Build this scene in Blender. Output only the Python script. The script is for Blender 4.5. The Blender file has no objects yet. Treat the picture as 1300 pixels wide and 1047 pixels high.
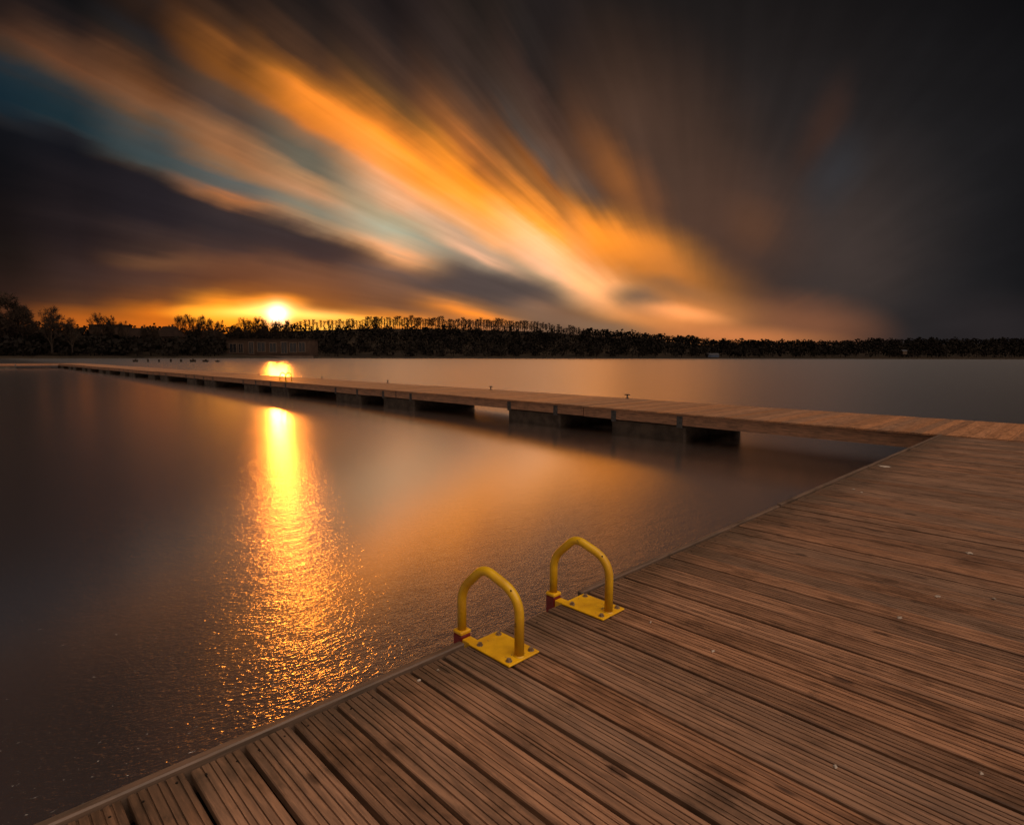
import bpy, math, random
from math import radians, cos, sin, pi, sqrt, atan2, tan
from mathutils import Vector, Matrix

scene = bpy.context.scene
COL = scene.collection
R = random.Random(7)

# ------------------------------------------------------------------ camera
FPX, CX, CY = 742.0, 650.0, 523.5           # focal length and centre in photo pixels (1300 x 1047)
HEAD, PITCH, ROLL, CAMZ = radians(45.9), radians(5.54), radians(0.15), 1.165
hv = Vector((cos(HEAD), sin(HEAD), 0)); rv = Vector((sin(HEAD), -cos(HEAD), 0)); uz = Vector((0, 0, 1))
fv = hv * cos(PITCH) - uz * sin(PITCH); up0 = uz * cos(PITCH) + hv * sin(PITCH)
cr = rv * cos(ROLL) + up0 * sin(ROLL); cu = up0 * cos(ROLL) - rv * sin(ROLL)
CAM = Vector((0, 0, CAMZ))
WATER = -0.60

def ray(x, y): return fv + cr * ((x - CX) / FPX) + cu * ((CY - y) / FPX)
def on_z(x, y, z=0.0):
    d = ray(x, y); return CAM + d * ((z - CAMZ) / d.z)
def at_depth(x, y, Z): return CAM + ray(x, y) * Z
def sky_pq(x, y):
    d = ray(x, y); k = d.dot(hv); return d.dot(rv) / k, d.z / k

cam = bpy.data.cameras.new('camera'); cam_o = bpy.data.objects.new('camera', cam); COL.objects.link(cam_o)
cam.sensor_fit = 'HORIZONTAL'; cam.sensor_width = 36; cam.lens = 36 * FPX / 1300.0
cam.clip_start = 0.05; cam.clip_end = 6000
m = Matrix((cr, cu, -fv)).transposed().to_4x4(); m.translation = CAM
cam_o.matrix_world = m
scene.camera = cam_o

# ------------------------------------------------------------------ node helpers
def lin(c):
    return tuple(((v / 255) / 12.92 if v / 255 <= 0.04045 else ((v / 255 + 0.055) / 1.055) ** 2.4) for v in c)

class Nodes:
    def __init__(self, tree):
        self.t = tree; self.n = tree.nodes; self.l = tree.links; self.n.clear()
    def new(self, typ, **kw):
        n = self.n.new(typ)
        for k, v in kw.items(): setattr(n, k, v)
        return n
    def put(self, sock, v):
        if v is None: return
        if isinstance(v, bpy.types.NodeSocket): self.l.new(v, sock)
        else:
            try: sock.default_value = v
            except Exception: sock.default_value = (*v, 1.0)
    def math(self, op, a, b=None, c=None, clamp=False):
        n = self.new('ShaderNodeMath', operation=op, use_clamp=clamp)
        self.put(n.inputs[0], a); self.put(n.inputs[1], b)
        if c is not None: self.put(n.inputs[2], c)
        return n.outputs[0]
    def vec(self, op, a, b=None, scale=None):
        n = self.new('ShaderNodeVectorMath', operation=op)
        self.put(n.inputs[0], a); self.put(n.inputs[1], b)
        if scale is not None: self.put(n.inputs['Scale'], scale)
        return n.outputs['Value'] if op in ('LENGTH', 'DOT_PRODUCT') else n.outputs[0]
    def comb(self, x, y, z=0.0):
        n = self.new('ShaderNodeCombineXYZ')
        for i, v in enumerate((x, y, z)): self.put(n.inputs[i], v)
        return n.outputs[0]
    def sep(self, v):
        n = self.new('ShaderNodeSeparateXYZ'); self.put(n.inputs[0], v); return n.outputs
    def noise(self, v, scale, detail=3.0, rough=0.5, dist=0.0, color=False):
        n = self.new('ShaderNodeTexNoise'); self.put(n.inputs['Vector'], v)
        n.inputs['Scale'].default_value = scale; n.inputs['Detail'].default_value = detail
        n.inputs['Roughness'].default_value = rough; n.inputs['Distortion'].default_value = dist
        return n.outputs['Color' if color else 'Fac']
    def mapr(self, v, a, b, c=0.0, d=1.0, kind='SMOOTHSTEP'):
        n = self.new('ShaderNodeMapRange', interpolation_type=kind)
        for i, q in enumerate((v, a, b, c, d)): self.put(n.inputs[i], q)
        return n.outputs[0]
    def mapping(self, v, loc=(0, 0, 0), rot=(0, 0, 0), scale=(1, 1, 1), kind='POINT'):
        n = self.new('ShaderNodeMapping', vector_type=kind); self.put(n.inputs[0], v)
        n.inputs[1].default_value = loc; n.inputs[2].default_value = rot; n.inputs[3].default_value = scale
        return n.outputs[0]
    def mix(self, f, a, b, blend='MIX'):
        n = self.new('ShaderNodeMix', data_type='RGBA', blend_type=blend)
        self.put(n.inputs[0], f); self.put(n.inputs[6], a); self.put(n.inputs[7], b)
        return n.outputs[2]
    def ramp(self, f, stops):
        n = self.new('ShaderNodeValToRGB'); self.put(n.inputs[0], f)
        e = n.color_ramp.elements
        while len(e) > 1: e.remove(e[-1])
        e[0].position = stops[0][0]; e[0].color = (*stops[0][1], 1)
        for p, c in stops[1:]:
            q = e.new(p); q.color = (*c, 1)
        return n.outputs[0]

# ------------------------------------------------------------------ sky (world)
SUN_PX = (351, 396)
sun_dir = ray(*SUN_PX).normalized()
world = bpy.data.worlds.new('World'); scene.world = world; world.use_nodes = True
W = Nodes(world.node_tree)
tc = W.new('ShaderNodeTexCoord').outputs['Generated']
fwd = W.vec('DOT_PRODUCT', tc, tuple(hv))
fwd_c = W.math('MAXIMUM', fwd, 0.06)
dz = W.math('ABSOLUTE', W.sep(tc)[2])
P = W.math('DIVIDE', W.vec('DOT_PRODUCT', tc, tuple(rv)), fwd_c)
Q = W.math('DIVIDE', dz, fwd_c)
# clouds are drawn out along the wind: streaks run together at one point of the horizon
wp, wq = sky_pq(890, 446)
dp = W.math('SUBTRACT', P, wp)
ang = W.math('ARCTAN2', Q, dp)
rad = W.math('SQRT', W.math('ADD', W.math('MULTIPLY', dp, dp), W.math('MULTIPLY', Q, Q)))
lrad = W.math('LOGARITHM', W.math('ADD', rad, 0.06), 2.718)
sv = W.comb(W.math('MULTIPLY', ang, 4.0), W.math('MULTIPLY', lrad, 0.9), 0.3)
s_big = W.noise(sv, 0.9, 2.0, 0.4)
sv2 = W.comb(W.math('MULTIPLY', ang, 6.0), W.math('MULTIPLY', lrad, 1.1), 4.7)
s_fine = W.noise(sv2, 1.7, 2.5, 0.45)
# warp: across the streaks, plus small puffs near the horizon
puff = W.noise(W.comb(P, W.math('MULTIPLY', Q, 2.0), 0), 5.0, 4.0, 0.55, color=True)
pv = W.vec('SCALE', W.vec('SUBTRACT', puff, (0.5, 0.5, 0.5)), scale=0.042)
across = W.math('MULTIPLY', W.math('MULTIPLY_ADD', s_big, 0.09, -0.045), rad)
across2 = W.math('MULTIPLY', W.math('MULTIPLY_ADD', s_fine, 0.07, -0.035), rad)
sv3 = W.comb(W.math('MULTIPLY', ang, 15.0), W.math('MULTIPLY', lrad, 1.0), 8.1)
s_hair = W.noise(sv3, 1.6, 3.0, 0.55)
acr = W.math('ADD', W.math('ADD', across, across2), W.math('MULTIPLY', W.math('MULTIPLY_ADD', s_hair, 0.045, -0.0225), rad))
un = W.math('DIVIDE', dp, W.math('MAXIMUM', rad, 0.02)); vn = W.math('DIVIDE', Q, W.math('MAXIMUM', rad, 0.02))
low = W.mapr(Q, 0.02, 0.16)
offx = W.math('MULTIPLY', W.math('MULTIPLY', vn, acr), -1.0)
offy = W.math('MULTIPLY', un, acr)
wv = W.vec('SCALE', W.comb(offx, offy, 0), scale=low)
pvs = W.vec('SCALE', pv, scale=W.mapr(Q, 0.01, 0.12))
PV = W.vec('ADD', W.vec('ADD', W.comb(P, Q, 0), wv), pvs)

# dark overcast the streaks lie in
base = W.ramp(W.mapr(P, -0.95, 0.95, kind='LINEAR'), [
    (0.0, lin((34, 28, 27))), (0.25, lin((40, 33, 30))), (0.5, lin((44, 36, 32))),
    (0.7, lin((50, 43, 41))), (0.85, lin((37, 35, 36))), (1.0, lin((16, 17, 20)))])
top = W.ramp(W.mapr(P, -0.95, 0.95, kind='LINEAR'), [
    (0.0, lin((20, 17, 18))), (0.3, lin((26, 22, 21))), (0.55, lin((24, 22, 22))), (0.75, lin((16, 15, 16))), (1.0, lin((7, 7, 9)))])
col = W.mix(W.mapr(Q, 0.22, 0.72), base, top)

def stroke(col, x0, y0, x1, y1, w, c, s=1.0, inner=0.0, ext=1.25, src=None):
    a = sky_pq(x0, y0); b = sky_pq(x1, y1)
    L = math.hypot(b[0] - a[0], b[1] - a[1]) / 2 * ext; wd = w / FPX
    L = max(L, wd * 0.5)
    mp = W.mapping(PV if src is None else src, ((a[0] + b[0]) / 2, (a[1] + b[1]) / 2, 0),
                   (0, 0, atan2(b[1] - a[1], b[0] - a[0])), (L, wd, 1), 'TEXTURE')
    ln = W.vec('LENGTH', mp)
    f = W.mapr(ln, 1.0, inner, 0.0, s)
    return W.mix(f, col, lin(c))

STROKES = [
    # x0 y0 x1 y1 halfwidth colour strength inner
    (500, 150, 950, 420, 300, (100, 68, 48), 0.9, 0.0),
    (700, 140, 900, 340, 190, (76, 57, 48), 0.75, 0.0),
    (960, 210, 1150, 430, 210, (60, 51, 48), 0.85, 0.0),
    (1000, 260, 1130, 400, 110, (66, 55, 51), 0.6, 0.0),
    (560, 220, 740, 320, 54, (248, 166, 66), 0.9, 0.0),
    (600, 290, 800, 385, 50, (255, 200, 142), 0.97, 0.0),
    (640, 320, 860, 405, 46, (248, 184, 116), 0.9, 0.0),
    (640, 270, 910, 345, 62, (236, 146, 40), 0.92, 0.0),
    (740, 320, 970, 380, 66, (186, 116, 50), 0.75, 0.0),
    (500, 100, 720, 260, 40, (150, 90, 42), 0.7, 0.0),
    (610, 100, 740, 250, 30, (134, 80, 44), 0.75, 0.0),
    (680, 50, 810, 260, 40, (88, 58, 40), 0.55, 0.0),
    (730, 150, 840, 300, 36, (146, 88, 44), 0.75, 0.0),
    (800, 190, 860, 300, 30, (110, 70, 46), 0.6, 0.0),
    (860, 230, 1020, 360, 110, (86, 60, 48), 0.7, 0.0),
    (915, 255, 1000, 315, 44, (104, 68, 46), 0.4, 0.0),
    (1080, 85, 1000, 240, 40, (70, 46, 36), 0.5, 0.0),
    (1090, 150, 1030, 280, 44, (52, 55, 60), 0.45, 0.0),
    (680, 180, 770, 260, 22, (92, 84, 78), 0.7, 0.0),
    # lower right, cumulus lit from the left
    (720, 392, 1010, 412, 46, (206, 134, 70), 0.9, 0.0),
    (900, 395, 1140, 425, 50, (132, 84, 58), 0.85, 0.0),
    (780, 422, 1080, 434, 22, (192, 120, 68), 0.85, 0.0),
    (1130, 405, 1380, 430, 70, (44, 39, 40), 0.8, 0.0),
    (780, 350, 920, 384, 20, (140, 98, 66), 0.6, 0.0),
    (765, 370, 860, 394, 22, (116, 92, 76), 0.85, 0.0),
    (790, 386, 930, 408, 14, (236, 160, 92), 0.7, 0.0),
    (680, 404, 840, 424, 16, (136, 106, 82), 0.8, 0.0),
]
for st in STROKES: col = stroke(col, *st)
# left of the meeting point: bands of cloud across the streaks, one ramp for each bearing
BANDS = {
 0: [(0,(30,23,22)),(20,(32,24,22)),(45,(62,42,32)),(60,(55,42,34)),(80,(28,42,50)),(105,(20,38,48)),(122,(22,36,44)),(132,(32,33,36)),(150,(17,18,22)),(200,(14,14,17)),(260,(24,19,19)),(300,(28,22,20)),(340,(38,27,23)),(365,(45,30,25)),(385,(70,42,28)),(400,(95,52,28)),(416,(105,56,28))],
 100: [(-20,(16,15,16)),(20,(18,17,18)),(45,(32,25,24)),(65,(72,48,35)),(88,(100,62,40)),(103,(78,60,48)),(120,(40,48,52)),(140,(26,46,54)),(150,(38,46,50)),(160,(30,30,34)),(180,(20,20,25)),(230,(28,24,27)),(280,(38,30,31)),(310,(48,36,34)),(335,(52,38,35)),(357,(62,43,36)),(378,(86,53,35)),(395,(152,82,28)),(412,(176,92,25))],
 200: [(-30,(50,32,24)),(5,(50,33,24)),(30,(40,30,26)),(55,(38,34,34)),(75,(46,38,34)),(95,(70,46,32)),(115,(108,67,40)),(135,(124,82,54)),(150,(96,76,60)),(170,(70,76,76)),(190,(62,74,76)),(205,(68,72,70)),(214,(62,51,45)),(224,(34,30,34)),(265,(36,31,35)),(300,(60,45,40)),(317,(102,69,48)),(335,(70,49,42)),(355,(75,52,42)),(374,(102,61,36)),(390,(192,106,25)),(412,(190,100,25))],
 300: [(-30,(26,21,20)),(10,(38,28,24)),(45,(64,43,30)),(70,(92,56,30)),(88,(132,78,33)),(108,(124,75,37)),(125,(92,67,50)),(150,(80,64,56)),(172,(122,87,62)),(192,(160,107,68)),(207,(142,107,78)),(220,(92,94,90)),(232,(98,93,86)),(243,(166,105,64)),(250,(134,88,58)),(258,(56,46,46)),(285,(47,41,43)),(315,(58,46,44)),(335,(96,63,46)),(350,(88,57,42)),(368,(120,73,38)),(385,(236,146,30)),(400,(255,186,46)),(416,(206,110,22))],
 400: [(0,(30,25,24)),(50,(45,34,29)),(90,(80,53,36)),(115,(154,92,36)),(135,(210,126,38)),(155,(190,114,46)),(175,(142,101,70)),(195,(102,96,82)),(210,(108,100,84)),(226,(174,130,90)),(244,(188,138,98)),(258,(148,128,104)),(270,(130,124,106)),(281,(156,126,96)),(289,(112,86,68)),(299,(57,48,47)),(320,(58,47,46)),(338,(94,65,50)),(352,(104,69,50)),(370,(110,72,48)),(385,(140,86,40)),(398,(200,120,36)),(408,(255,200,80))],
 500: [(0,(32,26,26)),(60,(46,36,33)),(105,(72,51,40)),(140,(104,70,40)),(165,(178,107,38)),(190,(228,140,40)),(215,(230,148,66)),(236,(208,153,104)),(254,(208,163,122)),(270,(186,168,134)),(290,(174,170,144)),(308,(198,165,128)),(322,(216,157,104)),(335,(160,114,82)),(348,(106,83,72)),(370,(112,80,62)),(390,(126,83,55)),(404,(196,120,42))],
 600: [(0,(34,28,25)),(100,(60,46,40)),(130,(80,58,46)),(165,(112,73,48)),(200,(170,101,45)),(230,(232,144,35)),(258,(246,158,55)),(288,(222,164,102)),(305,(194,158,126)),(320,(216,168,130)),(331,(150,129,108)),(350,(92,78,69)),(374,(82,68,62)),(390,(150,100,60)),(399,(222,134,42)),(410,(150,96,60))],
 700: [(0,(33,28,28)),(110,(42,35,33)),(150,(70,50,42)),(190,(88,66,54)),(215,(92,76,66)),(240,(154,90,38)),(262,(154,96,44)),(280,(212,133,44)),(298,(246,163,56)),(315,(254,193,130)),(338,(232,182,138)),(356,(172,142,110)),(375,(98,82,74)),(392,(140,104,80)),(410,(132,100,78))],
 760: [(0,(33,28,28)),(130,(46,37,35)),(170,(62,47,40)),(215,(100,64,44)),(250,(112,74,48)),(270,(152,95,42)),(290,(234,145,36)),(310,(244,156,50)),(330,(232,160,84)),(350,(210,165,118)),(368,(240,178,114)),(385,(172,131,98)),(405,(146,108,82))],
}
A0, A1 = 1.50, pi
sp = W.sep(PV)
ang2 = W.math('ARCTAN2', sp[1], W.math('SUBTRACT', sp[0], wp))
af = W.mapr(ang2, A0, A1, kind='LINEAR')
left = None; px_prev = None
for bx in sorted(BANDS):
    stops = []
    for by, c in sorted(BANDS[bx], key=lambda t: t[0]):
        q_ = sky_pq(bx, by); a_ = atan2(max(q_[1], 0.0005), q_[0] - wp); stops.append(((a_ - A0) / (A1 - A0), lin(c)))
    stops.sort(key=lambda t: t[0]); stops = [t for t in stops if 0 <= t[0] <= 1]
    rc = W.ramp(af, stops)
    pxx = sky_pq(bx, 300)[0]
    left = rc if left is None else W.mix(W.mapr(sp[0], px_prev, pxx, kind='SMOOTHSTEP'), left, rc)
    px_prev = pxx
lm = W.mapr(sp[0], sky_pq(660, 300)[0], sky_pq(790, 300)[0], 1.0, 0.0)
col = W.mix(lm, col, left)
col = W.mix(W.mapr(Q, 0.66, 1.1), col, W.mix(0.5, base, top))
col = stroke(col, 505, 350, 725, 374, 29, (80, 69, 66), 0.92, 0.25)
col = stroke(col, 310, 288, 492, 330, 22, (54, 46, 47), 0.85, 0.25)
# glow close to the horizon, under the bank (less wind-drawn)
hz = W.vec('ADD', W.comb(P, Q, 0), W.vec('SCALE', pvs, scale=0.45))
for st in [
    (360, 404, 640, 414, 18, (200, 124, 46), 0.6, 0.0),
    (250, 384, 470, 388, 36, (160, 92, 34), 0.5, 0.0),
    (200, 395, 345, 399, 13, (250, 168, 40), 0.9, 0.1),
    (380, 402, 530, 411, 10, (252, 184, 64), 0.9, 0.1),
    (305, 384, 395, 384, 16, (240, 146, 30), 0.9, 0.1),
    (250, 404, 420, 408, 30, (250, 160, 34), 0.9, 0.1),
]: col = stroke(col, *st, src=hz)
# streak texture
s_amt = W.mapr(rad, 0.10, 0.55, 0.0, 0.45)
mod = W.math('MULTIPLY_ADD', W.math('SUBTRACT', s_fine, 0.5), s_amt, 1.0)
hair_amt = W.math('MULTIPLY', s_amt, W.mapr(ang, 1.75, 2.35, 0.10, 1.3))
mod = W.math('MULTIPLY', mod, W.math('MULTIPLY_ADD', W.math('SUBTRACT', s_hair, 0.5), hair_amt, 1.0))
cl = W.noise(W.comb(P, W.math('MULTIPLY', Q, 1.6), 2.0), 4.0, 5.0, 0.6)
mod2 = W.math('MULTIPLY', mod, W.math('MULTIPLY_ADD', cl, 0.44, 0.80))
col = W.vec('SCALE', col, scale=mod2)
lum = W.vec('DOT_PRODUCT', col, (1.0, 0.0, -1.25))
col = W.vec('MULTIPLY', col, W.vec('ADD', (1, 1, 1), W.vec('SCALE', (0.46, 0.24, 0.26), scale=W.mapr(lum, 0.16, 0.70))))
# glare round the sun (burnt out in the photograph)
def glow(col, x, y, rx, ry, c, gain, p=2.0):
    a = sky_pq(x, y)
    mp = W.mapping(hz, (a[0], a[1], 0), (0, 0, 0), (rx / FPX, ry / FPX, 1), 'TEXTURE')
    ln = W.vec('LENGTH', mp)
    e = W.math('EXPONENT', W.math('MULTIPLY', W.math('POWER', ln, p), -1.0))
    return W.vec('ADD', col, W.vec('SCALE', tuple(v * gain for v in lin(c)), scale=e))
col = glow(col, 392, 400, 46, 6, (255, 190, 100), 0.9)
col = glow(col, 322, 396, 50, 6, (255, 190, 100), 0.9)
col = glow(col, 346, 392, 30, 8, (255, 196, 120), 1.1)
col = glow(col, 352, 399, 12, 11, (255, 208, 165), 4.2)
col = glow(col, 345, 392, 110, 40, (255, 130, 20), 0.16, 1.3)

# the sky behind and overhead: out of view, made up as fill light
sk = W.new('ShaderNodeTexSky'); sk.sky_type = 'NISHITA'; sk.sun_disc = False
sk.sun_elevation = math.asin(sun_dir.z); sk.sun_rotation = atan2(sun_dir.x, sun_dir.y)
sk.air_density = 1.0; sk.dust_density = 2.0
FILL_SKY = (2.6, 1.98, 1.56)
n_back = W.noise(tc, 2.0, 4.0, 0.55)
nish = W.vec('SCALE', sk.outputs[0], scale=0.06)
fill_sky = W.vec('ADD', W.vec('SCALE', FILL_SKY, scale=W.math('MULTIPLY_ADD', n_back, 0.8, 0.6)), nish)
# bright patch added high overhead, out of view, to light the deck; the rest behind is dull evening cloud
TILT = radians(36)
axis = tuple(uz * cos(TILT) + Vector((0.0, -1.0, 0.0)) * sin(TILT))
gap = W.mapr(W.vec('DOT_PRODUCT', tc, axis), 0.74, 0.93)  # mask of the added bright patch
front = W.mapr(fwd, -0.50, 0.02)
dull = W.vec('SCALE', fill_sky, scale=0.06)
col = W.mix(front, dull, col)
col = W.mix(gap, col, fill_sky)
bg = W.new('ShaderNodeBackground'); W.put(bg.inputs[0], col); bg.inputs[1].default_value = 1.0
wo = W.new('ShaderNodeOutputWorld'); W.l.new(bg.outputs[0], wo.inputs[0])
world.cycles.sampling_method = 'MANUAL'; world.cycles.sample_map_resolution = 1024

sun = bpy.data.lights.new('sun', 'SUN'); sun.energy = 0.33; sun.angle = radians(1.6); sun.color = (1.0, 0.265, 0.025)
sun_o = bpy.data.objects.new('sun', sun); COL.objects.link(sun_o)
sun_o.rotation_euler = sun_dir.to_track_quat('Z', 'Y').to_euler()

vs = scene.view_settings; vs.view_transform = 'Standard'; vs.look = 'None'; vs.exposure = 0; vs.gamma = 1
scene.render.film_transparent = False
scene.cycles.max_bounces = 6; scene.cycles.use_denoising = True
scene.cycles.sample_clamp_indirect = 6

# ------------------------------------------------------------------ materials
def principled(name):
    mt = bpy.data.materials.new(name); mt.use_nodes = True
    N = Nodes(mt.node_tree)
    b = N.new('ShaderNodeBsdfPrincipled'); o = N.new('ShaderNodeOutputMaterial')
    N.l.new(b.outputs[0], o.inputs[0])
    return mt, N, b

def wood(name, along, pitch, start, light, dark, wet=0.5, dark_edge=None, stain=1.0):
    """Weathered softwood decking: along = 0/1 axis the boards run along (world)."""
    mt, N, b = principled(name)
    pos = N.new('ShaderNodeNewGeometry').outputs['Position']
    s = N.sep(pos)
    a, c = (s[0], s[1]) if along == 0 else (s[1], s[0])
    idx = N.math('FLOOR', N.math('DIVIDE', N.math('SUBTRACT', c, start), pitch))
    wn = N.new('ShaderNodeTexWhiteNoise', noise_dimensions='1D'); N.put(wn.inputs['W'], idx)
    rnd = wn.outputs['Value']
    v = N.comb(N.math('ADD', a, N.math('MULTIPLY', rnd, 37.0)), c, s[2])
    gv = N.comb(N.math('MULTIPLY', N.math('ADD', a, N.math('MULTIPLY', rnd, 37.0)), 4.0), N.math('MULTIPLY', c, 46.0), N.math('MULTIPLY', s[2], 46.0))
    grain = N.noise(gv, 1.0, 6.0, 0.62, 0.4)
    fine = N.noise(N.vec('MULTIPLY', gv, (3.0, 3.4, 3.4)), 1.0, 4.0, 0.6)
    blot = N.noise(N.vec('MULTIPLY', v, (1.0, 2.0, 1.0)), 3.4, 6.0, 0.66)
    blot2 = N.noise(N.vec('MULTIPLY', v, (0.6, 1.0, 1.0)), 13.0, 6.0, 0.7)
    colr = N.mix(N.mapr(grain, 0.30, 0.72), lin(dark), lin(light))
    colr = N.mix(N.math('MULTIPLY', N.mapr(fine, 0.50, 0.78), 0.42), colr, lin(tuple(min(255, int(x * 1.28)) for x in light)))
    tone = N.math('MULTIPLY_ADD', rnd, 0.52, 0.74)
    colr = N.vec('SCALE', colr, scale=tone)
    # grey weathering per board
    wn2 = N.new('ShaderNodeTexWhiteNoise', noise_dimensions='1D'); N.put(wn2.inputs['W'], N.math('ADD', idx, 91.3))
    colr = N.mix(N.math('MULTIPLY', wn2.outputs['Value'], 0.42), colr, N.vec('SCALE', lin((130, 112, 96)), scale=N.math('MULTIPLY_ADD', grain, 0.9, 0.35)))
    # dark damp stains
    colr = N.mix(N.math('MULTIPLY', N.mapr(blot, 0.50, 0.70), 0.55 * stain), colr, lin((46, 36, 30)))
    colr = N.mix(N.math('MULTIPLY', N.mapr(blot2, 0.56, 0.72), 0.50 * stain), colr, lin((40, 33, 28)))
    # knots
    vo = N.new('ShaderNodeTexVoronoi', feature='F1'); N.put(vo.inputs['Vector'], N.vec('MULTIPLY', v, (2.0, 6.6, 0.0))); vo.inputs['Scale'].default_value = 1.0
    kn = N.mapr(vo.outputs['Distance'], 0.10, 0.05)
    colr = N.mix(N.math('MULTIPLY', kn, 0.75), colr, lin((44, 28, 20)))
    # algae and dirt near the board ends on the water side
    if dark_edge is not None:
        e = N.mapr(N.math('ADD', a if along == 1 else a, N.math('MULTIPLY_ADD', blot2, 0.5, -0.25)), dark_edge - 0.42, dark_edge)
        colr = N.mix(N.math('MULTIPLY', e, 0.55), colr, lin((50, 43, 32)))
    N.put(b.inputs['Base Color'], colr)
    N.put(b.inputs['Roughness'], N.mapr(blot, 0.35, 0.7, 0.62, 0.36))
    b.inputs['Specular IOR Level'].default_value = wet
    h = N.math('ADD', N.math('MULTIPLY', grain, 0.6), N.math('MULTIPLY', fine, 0.4))
    bp = N.new('ShaderNodeBump'); bp.inputs['Strength'].default_value = 0.55; bp.inputs['Distance'].default_value = 0.0035
    N.put(bp.inputs['Height'], h); N.l.new(bp.outputs[0], b.inputs['Normal'])
    return mt

def simple(name, c1, c2, scale=8.0, rough=(0.5, 0.7), metallic=0.0, bump=0.0, spec=0.5, dirt=None):
    mt, N, b = principled(name)
    tcn = N.new('ShaderNodeNewGeometry').outputs['Position']
    nz = N.noise(tcn, scale, 5.0, 0.6)
    colr = N.mix(N.mapr(nz, 0.32, 0.68), lin(c1), lin(c2))
    if dirt:
        d = N.noise(tcn, scale * 3.1, 4.0, 0.7)
        colr = N.mix(N.mapr(d, dirt[1], dirt[1] + 0.08), colr, lin(dirt[0]))
    N.put(b.inputs['Base Color'], colr); N.put(b.inputs['Roughness'], N.mapr(nz, 0.3, 0.7, *rough))
    b.inputs['Metallic'].default_value = metallic; b.inputs['Specular IOR Level'].default_value = spec
    if bump:
        bp = N.new('ShaderNodeBump'); bp.inputs['Strength'].default_value = 0.6; bp.inputs['Distance'].default_value = bump
        N.put(bp.inputs['Height'], N.noise(tcn, scale * 4, 5.0, 0.65)); N.l.new(bp.outputs[0], b.inputs['Normal'])
    return mt

EDGE_Y = 1.742          # board ends of the near pontoon
U0 = 0.117              # a board gap of the near pontoon, from the photograph
PITCH_B = 0.1500
M_DECK = wood('weathered_decking', 1, PITCH_B, U0, (158, 114, 84), (100, 70, 51), 0.42, EDGE_Y)
M_WALK = wood('walkway_decking', 0, 9.65 / 64, -1.0, (172, 118, 77), (124, 83, 54), 0.42, None, 0.5)
M_TRIM = wood('edge_timber', 0, 5.0, -40.0, (88, 61, 45), (48, 34, 26), 0.35)
M_BEAM_Y = wood('beam_timber', 1, 5.0, -40.0, (150, 100, 68), (84, 54, 38), 0.3, None, 0.7)
M_JOIST_SHADE = simple('joist_gap_shade', (34, 28, 24), (22, 19, 17), 5, (0.8, 0.95), 0, 0, 0.1)  # joists and the added sheet; colour carries the shade of the board gaps
M_DARK = simple('screw_head', (28, 24, 22), (44, 36, 30), 90, (0.4, 0.6), 0.5)
M_CONC = simple('float_concrete', (64, 53, 44), (42, 35, 30), 3.5, (0.75, 0.9), 0, 0.004, 0.3, ((52, 44, 38), 0.58))
M_STEEL = simple('galvanised_steel', (84, 82, 82), (58, 57, 58), 14, (0.4, 0.6), 0.6, 0.0, 0.5)
M_YELLOW = simple('yellow_paint', (226, 172, 16), (198, 144, 10), 9, (0.38, 0.6), 0, 0.0006, 0.4, ((112, 92, 62), 0.625))
M_YTUBE = simple('yellow_tube_paint', (206, 160, 18), (178, 130, 12), 7, (0.36, 0.6), 0, 0.0005, 0.4, ((92, 68, 34), 0.635))
M_RED = simple('red_paint', (122, 22, 20), (92, 15, 16), 12, (0.4, 0.6), 0, 0.0008, 0.5)
M_BOLT = simple('bolt_steel', (176, 160, 140), (112, 92, 76), 60, (0.35, 0.55), 0.7)
M_WHITE = simple('dropping_white', (186, 172, 156), (128, 114, 102), 60, (0.7, 0.9))
M_BARK = simple('dark_bark', (36, 29, 24), (27, 23, 20), 0.6, (0.85, 0.95), 0, 0, 0.1)
M_TWIG = simple('bare_twigs', (46, 36, 29), (34, 27, 22), 0.5, (0.85, 0.95), 0, 0, 0.1)
M_WOOD = simple('woodland', (29, 25, 21), (22, 19, 17), 0.08, (0.9, 1.0), 0, 0, 0.05)
M_LAND = simple('shore_soil', (48, 40, 32), (36, 31, 26), 0.05, (0.9, 1.0), 0, 0, 0.05)
M_WALL = simple('dark_render', (58, 44, 36), (46, 35, 29), 0.2, (0.8, 0.9), 0, 0, 0.1)
M_PALE = simple('pale_render', (74, 60, 50), (62, 51, 43), 0.3, (0.7, 0.9), 0, 0, 0.2)
M_ROOF = simple('roof_tile', (42, 33, 29), (34, 27, 24), 0.4, (0.9, 1.0), 0, 0, 0.0)
M_GLASS = simple('window_glass', (34, 32, 34), (22, 22, 25), 0.4, (0.1, 0.2), 0, 0, 0.6)
M_TIN = simple('pale_tin', (66, 66, 72), (54, 55, 60), 0.5, (0.4, 0.6), 0.2, 0, 0.5)
M_BLUE = simple('blue_tarpaulin', (48, 60, 82), (38, 50, 70), 0.5, (0.5, 0.7), 0, 0, 0.4)

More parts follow.
